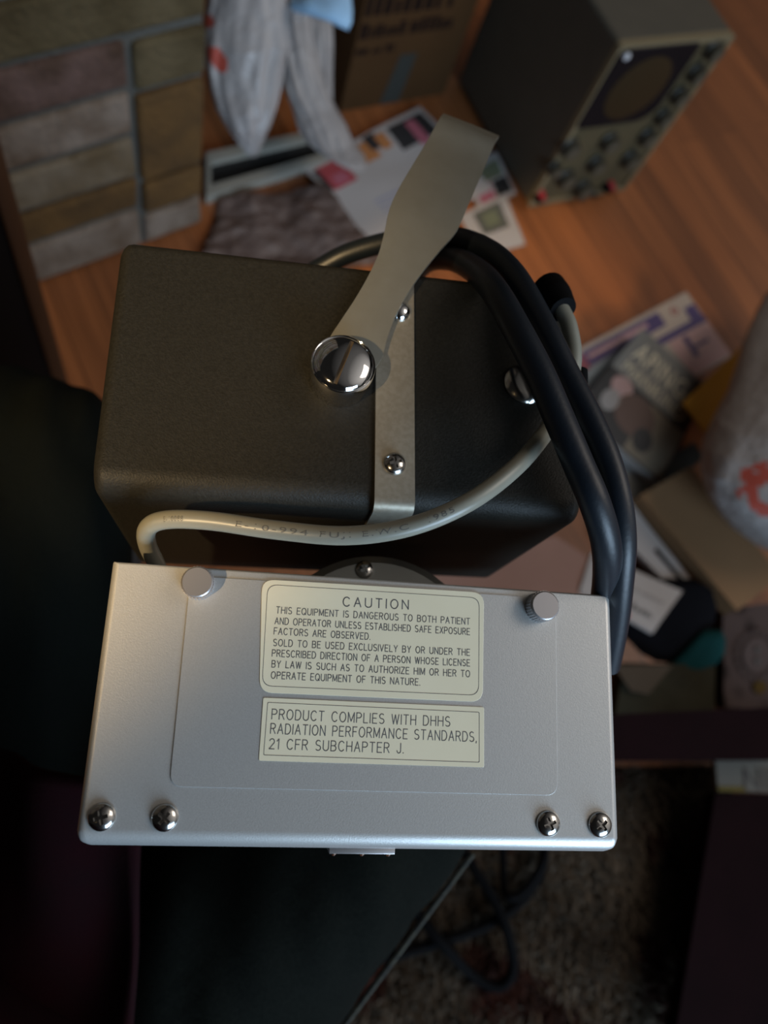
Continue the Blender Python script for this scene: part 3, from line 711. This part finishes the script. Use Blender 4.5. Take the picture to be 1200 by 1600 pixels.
# light blue cloth on top
CL = mat('light_blue_cloth', (0.36, 0.56, 0.74), 0.9, 0, (0.30, 0.48, 0.68), 60, 0.6, 0.4, 300)
cloth_rows = [((4, -30), 455, 540), ((14, -10), 452, 548), ((24, 20), 455, 551), ((30, 40), 470, 550), ((36, 52), 500, 544)]
rings = []
for i, (yy, x0, x1) in enumerate(cloth_rows):
    a = dep(x0, yy[0] - 8, .985); b_ = dep(x1, yy[1] - 4, .985); ring = []
    for j in range(28):
        t = 2 * math.pi * j / 28
        c_ = a.lerp(b_, 0.5 + 0.5 * math.cos(t)); ez = (C - c_).normalized()
        ring.append(c_ + ez * (0.028 * math.sin(t) * math.sin(math.pi * (i + 0.7) / 5.4) + 0.006 * noise.noise(V((j * .5, i * .9, 2)))))
    rings.append(ring)
tag(link('cloth', B().add(loft([r_ for r_ in rings]), CL), angle=180), 'light blue folded cloth on top of the plastic bags', 'cloth')

# white framed black tray on the floor below the bags
WH = mat('off_white_plastic', (0.27, 0.25, 0.21), 0.5); 
ta, tb_, tc_, td = at(322, 238, 0.018), at(505, 200, 0.018), at(520, 246, 0.018), at(322, 306, 0.018)
fn = bil([V((p.x, p.y, 0.0)) for p in (ta, tb_, tc_, td)])
tr = root('tray', fn(.5, .5)); tag(tr, 'white framed tray with black recess on the floor below the bags', 'tray')
b = B()
for u0, u1, v0, v1 in ((0, 1, 0, .22), (0, 1, .78, 1), (0, .04, .22, .78), (.95, 1, .22, .78)): b.add(grid(fn, u0, u1, v0, v1, 0.0, 0.018, 6, 2), WH)
link('frame', b, tr, smooth=False)
link('recess', B().add(grid(fn, .02, .97, .20, .80, 0.0, 0.006, 6, 2), mat('black_plastic', (0.006, 0.006, 0.007), 0.4)), tr, smooth=False)['label'] = 'black recessed floor'

# crumpled mauve film on the floor
MAUVE = mat('mauve_film', (0.135, 0.095, 0.082), 0.5, 0, (0.10, 0.062, 0.05), 9, 0.6, 0.3, 40)
fn0 = bil([at(345, 318), at(505, 300), at(600, 420), at(310, 430)])
def crum(u, v, h): return fn0(u, v, h + 0.022 * (0.5 + 0.5 * noise.noise(V((u * 4, v * 3, 1.5)))) + 0.012 * abs(noise.noise(V((u * 9, v * 7, 8)))))
tag(link('plastic_sheet', B().add(grid(crum, 0, 1, 0, 1, 0, 0.002, 30, 30), MAUVE), angle=60), 'crumpled mauve plastic sheet on the floor behind the dark head', 'plastic sheet')

# flyers
PAPER = mat('flyer_paper', (0.40, 0.365, 0.35), 0.6); PRED = mat('flyer_red', (0.36, 0.06, 0.07), 0.5); POR = mat('flyer_orange', (0.42, 0.17, 0.06), 0.5); PBL = mat('flyer_black', (0.025, 0.024, 0.026), 0.5); PPK = mat('flyer_pink', (0.38, 0.11, 0.15), 0.5); PGR = mat('flyer_green', (0.15, 0.16, 0.10), 0.5); PBLUE = mat('flyer_blue', (0.20, 0.22, 0.36), 0.5)
fn = bil([at(470, 266, .004), at(655, 170, .004), at(768, 300, .004), at(584, 386, .004)], 0.010, 2)
def patch(b, fn, u0, u1, v0, v1, m, h=0.0012): b.add(grid(fn, u0, u1, v0, v1, h - 0.0006, h, 6, 6), m)
b = B().add(grid(fn, 0, 1, 0, 1, 0, 0.0008, 16, 16), PAPER)
patch(b, fn, .03, .22, .10, .34, PBL); patch(b, fn, .06, .24, .08, .36, PRED, .0014); patch(b, fn, .10, .20, .22, .33, PPK, .0016)
patch(b, fn, .28, .50, .06, .26, POR); patch(b, fn, .47, .56, .02, .18, PBL, .0014); patch(b, fn, .54, .62, .06, .22, POR, .0016)
patch(b, fn, .66, .97, .05, .30, PBL); patch(b, fn, .80, .88, .08, .34, PPK, .0014)
for v_ in (.62, .68, .74): patch(b, fn, .22, .48, v_, v_ + .012, PBLUE)
patch(b, fn, .70, .96, .50, .80, PGR)
tag(link('flyer', b, smooth=False), 'large white flyer with red and orange pictures behind the steel handle', 'flyer')
fn = bil([at(716, 338, .006), at(788, 304, .006), at(820, 383, .006), at(752, 402, .006)], 0.004, 5)
b = B().add(grid(fn, 0, 1, 0, 1, 0, 0.0008, 10, 10), PAPER)
patch(b, fn, .25, .82, .10, .60, mat('photo_grey', (0.10, 0.10, 0.085), 0.5)); patch(b, fn, .38, .68, .2, .48, PGR, .0014)
tag(link('flyer', b, smooth=False), 'small white sheet with a framed grey picture near oscilloscope corner', 'flyer')
fn = bil([at(724, 268, .004), at(774, 238, .004), at(806, 304, .004), at(748, 330, .004)], 0.004, 8)
b = B().add(grid(fn, 0, 1, 0, 1, 0, 0.0008, 8, 8), PAPER)
patch(b, fn, .1, .9, .15, .5, PGR); patch(b, fn, .1, .5, .55, .9, PPK); patch(b, fn, .55, .95, .55, .9, PBL)
tag(link('flyer', b, smooth=False), 'dark printed leaflet tucked between steel handle and oscilloscope', 'flyer')

# ------------------------------------------------------------------ clutter on the right
PURPLE = mat('magazine_purple', (0.10, 0.07, 0.22), 0.4); MPINK = mat('magazine_pink', (0.72, 0.46, 0.46), 0.4); MWH = mat('magazine_cream', (0.58, 0.50, 0.44), 0.4)
fn = bil([at(884, 556, .008), at(1072, 456, .008), at(1143, 556, .008), at(950, 664, .008)])
mg = root('magazine', fn(.5, .5)); mg.location.z = 0; WLOC[mg.name] = V(mg.location); tag(mg, 'purple and pink magazine lying flat on the wood floor under the grey book', 'magazine')
link('pages', B().add(grid(fn, 0.005, .995, 0.005, .995, -.008, 0, 2, 2), PAPER), mg, smooth=False)
b = B().add(grid(fn, 0, 1, 0, 1, 0, .0006, 8, 8), MWH)
patch(b, fn, .1, .72, .06, .26, PURPLE); patch(b, fn, .12, .60, .12, .17, MPINK, .0014); patch(b, fn, .74, .95, .04, .26, MWH); b.add(text_on(fn, '6', .80, .86, .08, .20, .0016), PRED)
patch(b, fn, .40, 1, .36, .46, PURPLE, .0013); patch(b, fn, .90, .99, .18, .44, PURPLE, .0014); patch(b, fn, .66, 1, .47, .97, MPINK); patch(b, fn, .76, .80, .5, .8, PURPLE, .0016); patch(b, fn, .76, .92, .66, .70, PURPLE, .0017)
patch(b, fn, .02, .10, .08, .5, PPK); patch(b, fn, .02, .4, .40, .52, MWH, .0014); patch(b, fn, .2, .42, .28, .36, PRED, .0014)
link('cover', b, mg, smooth=False)
# pale blue booklet under the book
fn = bil([at(885, 600, .02), at(985, 535, .02), at(1010, 570, .02), at(900, 660, .02)])
tag(link('booklet', B().add(grid(fn, 0, 1, 0, 1, -.01, 0, 2, 2), mat('blue_grey_cover', (0.32, 0.39, 0.45), 0.5)), smooth=False), 'pale blue-grey booklet between the cables and the grey book', 'booklet')
# the grey book
fn = bil([at(1004, 512, .045), at(1108, 606, .045), at(1030, 760, .045), at(896, 640, .045)])
bk = root('book', fn(.5, .5)); bk.location.z = 0.02; WLOC[bk.name] = V(bk.location); tag(bk, 'grey paperback book with pale title lettering and dark portrait cover picture', 'book')
link('page_block', B().add(grid(fn, .01, .985, .01, .985, -.021, -.001, 2, 2), PAPER), bk, smooth=False)
BG = mat('book_grey', (0.20, 0.205, 0.20), 0.5); BD = mat('book_dark', (0.022, 0.022, 0.024), 0.45)
b = B().add(grid(fn, 0, 1, 0, 1, -.001, 0, 10, 10), BG).add(grid(fn, 0, 1, 0, 1, -.0225, -.0215, 2, 2), BD).add(grid(fn, 0, 1, .47, .98, 0, .0003, 6, 6), BD)
b.add(grid(fn, .82, 1, .02, .47, 0, .0003, 2, 2), BD); b.add(grid(fn, .55, .98, .50, .96, .0003, .0005, 4, 4), mat('book_brown', (0.17, 0.135, 0.095), 0.45))
def disc(fn, cu, cv, a, b_, h, m, n=24): return ([fn(cu + a * math.cos(2 * math.pi * k / n), cv + b_ * math.sin(2 * math.pi * k / n), h) for k in range(n)], [list(range(n))])
b.add(disc(fn, .22, .56, .12, .09, .0007, None), mat('book_rose', (0.42, 0.27, 0.26), 0.45)); b.add(disc(fn, .20, .72, .09, .10, .0009, None), mat('book_pale', (0.28, 0.26, 0.25), 0.45))
b.add(disc(fn, .48, .68, .22, .17, .0008, None), mat('book_umber', (0.105, 0.060, 0.048), 0.45)); b.add(disc(fn, .66, .80, .10, .10, .0010, None), BD)
link('cover', b, bk, smooth=False)
link('title', B().add(text_on(fn, 'APING', .10, .78, .11, .29, .0010, spacing=1.15), mat('title_cream', (0.80, 0.74, 0.58), 0.5)).add(text_on(fn, 'MANKIND', .10, .90, .33, .445, .0010, spacing=1.1), mat('title_tan', (0.66, 0.60, 0.46), 0.5)), bk, smooth=False, fix=False)
# grey box corner under the book
fn = bil([at(900, 655, .025), at(1035, 765, .025), at(1000, 812, .025), at(880, 720, .025)])
tag(link('pamphlet', B().add(grid(fn, 0, 1, 0, 1, -.02, 0, 2, 2), mat('grey_card', (0.34, 0.35, 0.34), 0.6)), smooth=False), 'plain grey booklet showing below the paperback book', 'booklet')
fn = bil([at(1010, 735, .02), at(1085, 690, .02), at(1100, 715, .02), at(1010, 790, .02)])
tag(link('notebook', B().add(grid(fn, 0, 1, 0, 1, -.018, 0, 2, 2), mat('dark_teal_cover', (0.015, 0.035, 0.042), 0.5)), smooth=False), 'dark teal notebook edge between paperback and cardboard lid', 'notebook')
# yellow envelope
fn = bil([at(1063, 632, .062), at(1172, 528, .062), at(1290, 640, .062), at(1104, 684, .062)], 0.006, 3)
tag(link('envelope', B().add(grid(fn, 0, 1, 0, 1, 0, .004, 8, 8), mat('yellow_paper', (0.86, 0.42, 0.025), 0.6)), smooth=False), 'yellow envelope sticking out from under the white bag', 'envelope')
# big white bag with red print at the right edge
CREAMBAG = PLASTIC
rowsR = [(470, 1202, 1330), (500, 1186, 1380), (540, 1168, 1420), (580, 1157, 1450), (620, 1143, 1470), (660, 1121, 1480), (700, 1102, 1480), (735, 1098, 1470), (765, 1104, 1450), (795, 1120, 1420), (825, 1146, 1390), (850, 1180, 1350), (868, 1220, 1310)]
def redR(x, y):
    dx, dy = x - 1200, y - 770; rr_ = math.hypot(dx / 1.0, dy / 1.15)
    return (15 < rr_ < 33 and not (dx > 5 and dy < 0)) or ell(1170, 744, 12, 14)(x, y) or ell(1158, 768, 5, 13, 0.5)(x, y) or ell(1190, 728, 16, 7, -0.4)(x, y)
bag('plastic_bag', rowsR, [1.19, 1.16, 1.125, 1.095, 1.07, 1.05, 1.04, 1.035, 1.035, 1.04, 1.045, 1.055, 1.065], 0.085, 'bulging white bag with red lettering lying beside the yellow envelope', 3.0, reds=[redR], bends=5)
# brown cardboard lid
def carton_at(name, corners, z, h, m, lab, cat):
    c_ = [at(*p_, z) for p_ in corners]; fn_ = bil(c_)
    o = link(name, B().add(grid(fn_, 0, 1, 0, 1, -h, 0, 3, 3), m), smooth=False); return tag(o, lab, cat)
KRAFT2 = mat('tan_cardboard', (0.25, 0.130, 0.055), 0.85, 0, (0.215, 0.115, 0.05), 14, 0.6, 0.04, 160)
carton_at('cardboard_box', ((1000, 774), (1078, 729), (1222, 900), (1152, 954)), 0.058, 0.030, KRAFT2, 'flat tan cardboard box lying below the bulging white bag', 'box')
# white papers and card
fn = bil([at(950, 815, .036), at(985, 786, .036), at(1100, 935, .036), at(1088, 962, .036)], .003, 4)
b = B().add(grid(fn, 0, 1, 0, 1, -.012, 0, 6, 6), PAPER)
b.add(grid(fn, .52, .70, .42, .98, .0002, .001, 1, 3), BLACKM)
tag(link('paper', b, smooth=False), 'white paper with a black stroke under the tan cardboard box', 'paper')
fn = bil([at(925, 862, .052), at(1066, 924, .052), at(1019, 990, .052), at(905, 925, .052)], .002, 6)
b = B().add(grid(fn, 0, 1, 0, 1, -.006, 0, 6, 6), PAPER)
b.add(squiggles(fn, .50, .90, .42, .06, .0008, 5, 9), mat('pale_print', (0.30, 0.28, 0.27), 0.6)); b.add(squiggles(fn, .52, .88, .78, .12, .0008, 8, 6), INK)
b.add(disc(fn, .60, 1.0 - .05, .06, .08, .001, None), mat('dot_red', (0.5, 0.04, 0.05), 0.5))
tag(link('card', b, smooth=False), 'white card with grey print and a red dot beside the cables', 'card')
# pinkish cardboard piece below the head
fn = bil([at(700, 850, .03), at(872, 838, .03), at(945, 905, .03), at(640, 960, .03)])
poly = [at(*p_, .05) for p_ in ((600, 960), (640, 890), (760, 860), (868, 838), (900, 858), (930, 880), (944, 896), (946, 912), (936, 960), (900, 1000), (640, 1010))]
b = B().add(loft([[p - V((0, 0, .03)) for p in poly], poly]), mat('pink_cardboard', (0.30, 0.165, 0.125), 0.8, 0, (0.26, 0.14, 0.105), 18, 0.6))
tag(link('cardboard_sheet', b, smooth=False), 'pinkish brown cardboard piece on the floor below the dark head', 'cardboard')
# black bag
rowsK = [(905, 1010, 1085), (920, 985, 1112), (950, 968, 1120), (985, 960, 1112), (1015, 960, 1085), (1035, 970, 1050), (1046, 990, 1020)]
def blob(name, rows, d, thick, m, lab, cat, seed):
    rings = []
    for i, (y, x0, x1) in enumerate(rows):
        a = dep(x0, y, d); b_ = dep(x1, y, d); ez = V((0, 0, 1)); s_ = math.sin(math.pi * (i + .6) / (len(rows) + .2))
        rings.append([a.lerp(b_, .5 + .5 * math.cos(2 * math.pi * j / 40)) + ez * (thick * s_ * math.sin(2 * math.pi * j / 40) * (1 + .2 * noise.noise(V((j * .3, i * .6, seed))))) for j in range(40)])
    return tag(link(name, B().add(loft(rings), m), angle=180), lab, cat)
blob('pouch', rowsK, 1.082, 0.016, mat('black_cloth', (0.005, 0.005, 0.007), 0.9, bump=.2, bscale=300, spec=.08), 'black cloth pouch lying under the white card', 'pouch', 1)
rowsT = [(985, 1100, 1128), (1000, 1085, 1134), (1020, 1066, 1132), (1038, 1048, 1120), (1052, 1030, 1080), (1062, 1022, 1050)]
blob('cloth', rowsT, 1.066, 0.008, mat('teal_cloth', (0.006, 0.042, 0.043), 0.9, spec=.1), 'teal cloth peeking out beside the black pouch', 'cloth', 2)
carton_at('cardboard_box', ((975, 1035), (1118, 1040), (1116, 1125), (960, 1130)), 0.02, 0.018, mat('olive_card', (0.038, 0.033, 0.020), 0.9, 0, (0.025, 0.022, 0.014), 30, .5, spec=.1), 'olive brown flat box between the teal cloth and burgundy rail', 'box')
fn = bil([at(958, 1040, .03), at(1050, 1040, .03), at(1012, 1085, .03), at(985, 1080, .03)])
tag(link('paper', B().add(grid(fn, 0, 1, 0, 1, 0, .002, 3, 3), mat('tan_paper', (0.07, 0.05, 0.034), 0.8, spec=.1)), smooth=False), 'crumpled tan paper scrap below the black pouch', 'paper')
# patterned cushion cover at the right edge
def lace():
    m = mat('lace_print', (0.115, 0.078, 0.072), 0.9, spec=.1); nt = m.node_tree; b = nt.nodes['Principled BSDF']
    tc = nt.nodes.new('ShaderNodeTexCoord'); vo = nt.nodes.new('ShaderNodeTexVoronoi'); vo.inputs['Scale'].default_value = 26
    r = nt.nodes.new('ShaderNodeValToRGB'); e = r.color_ramp.elements; e[0].color = (0.014, 0.010, 0.009, 1); e[0].position = .10; e[1].color = (0.072, 0.050, 0.045, 1); e[1].position = .45
    nt.links.new(tc.outputs['Object'], vo.inputs['Vector']); nt.links.new(vo.outputs['Distance'], r.inputs[0]); nt.links.new(r.outputs[0], b.inputs['Base Color']); return m
fn = bil([at(1124, 952, .02), at(1300, 935, .02), at(1300, 1118, .02), at(1126, 1106, .02)], .015, 4)
lc = B().add(grid(fn, 0, 1, 0, 1, -.018, 0, 12, 12), lace())
for k in range(18):
    a = 2 * math.pi * k / 18; lc.add(disc(fn, .27 + .17 * math.cos(a), .50 + .22 * math.sin(a), .022, .030, .003, None, 10), mat('lace_pale', (0.085, 0.062, 0.057), .9, spec=.1) if k == 0 else bpy.data.materials['lace_pale'])
lc.add(disc(fn, .27, .5, .13, .17, .0028, None), bpy.data.materials['lace_pale']); lc.add(disc(fn, .27, .45, .03, .03, .004, None, 10), PBL); lc.add(disc(fn, .27, .56, .03, .03, .004, None, 10), PBL)
lc.add(disc(fn, .30, .80, .06, .06, .004, None), mat('lace_gold', (0.075, 0.045, 0.012), .9, spec=.1))
tag(link('cushion', lc), 'mauve patterned cushion with a round lace motif above the burgundy rail', 'cushion')
# burgundy low table with a white box on its shelf
BUR = mat('burgundy_wood', (0.0095, 0.0028, 0.0037), 0.7, 0, (0.006, 0.0019, 0.0025), 20, .6, spec=.04)
fnT = bil([at(952, 1116, .22), at(1330, 1100, .22), at(1330, 1186, .22), at(952, 1188, .22)])
lt_ = root('shelf_unit', fnT(.5, .5)); lt_.location.z = 0; WLOC[lt_.name] = V(lt_.location); tag(lt_, 'dark burgundy wooden shelf unit at the right edge above the rug', 'shelf')
link('rail', B().add(grid(fnT, 0, 1, 0, 1, -.03, 0, 2, 2), BUR), lt_, smooth=False)
fnS = bil([at(1118, 1240, .09), at(1420, 1240, .09), at(1420, 1760, .09), at(1050, 1650, .09)])
link('shelf', B().add(grid(fnS, 0, 1, 0, 1, -.02, 0, 2, 2), BUR), lt_, smooth=False)
for u_, v_ in ((.015, .5), (.97, .5)):
    p = fnT(u_, v_); link('leg', B().add(box(p.x - .016, p.x + .016, p.y - .016, p.y + .016, 0.001, .190), BUR), lt_, smooth=False)
p = fnS(.95, .9); link('leg', B().add(box(p.x - .016, p.x + .016, p.y - .016, p.y + .016, 0.001, .070), BUR), lt_, smooth=False)
p = fnS(.95, .1); link('leg', B().add(box(p.x - .016, p.x + .016, p.y - .016, p.y + .016, 0.001, .070), BUR), lt_, smooth=False)
fn = bil([at(1118, 1186, .10), at(1320, 1186, .10), at(1320, 1240, .10), at(1122, 1236, .10)])
b = B().add(grid(fn, 0, 1, 0, 1, -.008, 0, 2, 2), mat('white_carton', (0.13, 0.118, 0.10), .7, spec=.1)).add(grid(fn, 0, .22, .86, 1, .0002, .0008, 1, 1), mat('yellow_edge', (0.12, 0.09, 0.025), .7, spec=.1))
b.add(text_on(fn, 'NIN', .20, .52, .30, .97, .0012), PBL)
tag(link('box', b, smooth=False), 'white box with tall black letters below the burgundy rail', 'box')

# shaggy rug and the black cord lying on it
rg = [at(560, 1205), at(1120, 1196), at(1170, 1760), at(420, 1760)]
fn = bil(rg); ru = root('rug', fn(.5, .5)); tag(ru, 'shaggy brown and grey rug at the lower right', 'rug')
link('backing', B().add(grid(fn, 0, 1, 0, 1, 0.0005, .010, 4, 4), mat('rug_backing', (0.05, 0.038, 0.028), .95)), ru, smooth=False)
RUGC = mat('shag_pile', (0.028, 0.020, 0.014), .95, 0, (0.19, 0.15, 0.112), 9, .5, spec=.05)
RUGR = mat('shag_pile_red', (0.07, 0.026, 0.020), .95, 0, (0.045, 0.028, 0.022), 20, .6, spec=.05)
v1, f1, v2, f2 = [], [], [], []
for k in range(26000):
    u, v = R.random(), R.random(); p = fn(u, v, .008)
    a = R.uniform(0, 6.283); lean = V((math.cos(a), math.sin(a), 0)) * R.uniform(.006, .018) + V((.006, -.008, 0)); hgt = R.uniform(.008, .022); wd = V((-math.sin(a), math.cos(a), 0)) * R.uniform(.0010, .0022)
    red = noise.noise(p * 13) + .35 * noise.noise(p * 60) > .34
    vv_, ff_ = (v2, f2) if red else (v1, f1); n = len(vv_)
    mid = p + lean * .45 + V((0, 0, hgt * .75)); tip = p + lean + V((0, 0, hgt))
    vv_ += [p - wd, p + wd, mid + wd, mid - wd, tip]; ff_ += [[n, n + 1, n + 2, n + 3], [n + 3, n + 2, n + 4]]
po = link('pile', B().add((v1, f1), RUGC).add((v2, f2), RUGR), ru, smooth=True, fix=False); po['kind'] = 'stuff'
cz = .040
cord = [(600, 1498, cz), (650, 1484, cz), (700, 1468, cz), (760, 1446, cz), (808, 1414, cz), (838, 1376, cz), (850, 1335, cz), (846, 1290, cz), (800, 1262, cz), (740, 1280, cz), (724, 1320, cz), (740, 1355, cz + .006), (768, 1400, cz + .012), (790, 1448, cz + .016), (802, 1500, cz + .010), (794, 1532, cz + .006), (770, 1541, cz), (734, 1520, cz), (694, 1478, cz + .016), (656, 1432, cz + .010), (610, 1380, cz), (560, 1330, cz)]
def cr(t): return 0.0062
tag(link('cord', B().add(tube([at(*q_) for q_ in cord], cr, 12, 8), BLACKM)), 'black cord coiled in loops on the shaggy rug', 'cord')
cord2 = [(784, 1300, cz), (786, 1345, cz), (788, 1385, cz + .004), (796, 1402, cz + .014), (815, 1396, cz + .016), (838, 1366, cz + .018), (852, 1330, cz + .016), (850, 1280, cz + .014)]
tag(link('cord', B().add(tube([at(*q_) for q_ in cord2], 0.005, 12, 8), BLACKM)), 'short bend of thinner black cord just below the silver cover', 'cord')

# dark wooden cabinet edge at the left
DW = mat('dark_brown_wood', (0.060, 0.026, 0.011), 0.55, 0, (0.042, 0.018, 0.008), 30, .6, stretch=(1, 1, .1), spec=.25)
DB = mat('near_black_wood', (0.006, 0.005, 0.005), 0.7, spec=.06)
g0_ = at(112, 620); ga = at(94, 632)
gx_ = (g0_ - ga); gx_.z = 0; gl_ = gx_.length; gx_.normalize(); gn = V((gx_.y, -gx_.x, 0))
G = frame(g0_, gx_, V((0, 0, 1)), gn)
cbn = root('cabinet', g0_ + V((-.15, -.1, 0))); tag(cbn, 'dark brown wooden cabinet edge at the left in front of the brick wall', 'cabinet')
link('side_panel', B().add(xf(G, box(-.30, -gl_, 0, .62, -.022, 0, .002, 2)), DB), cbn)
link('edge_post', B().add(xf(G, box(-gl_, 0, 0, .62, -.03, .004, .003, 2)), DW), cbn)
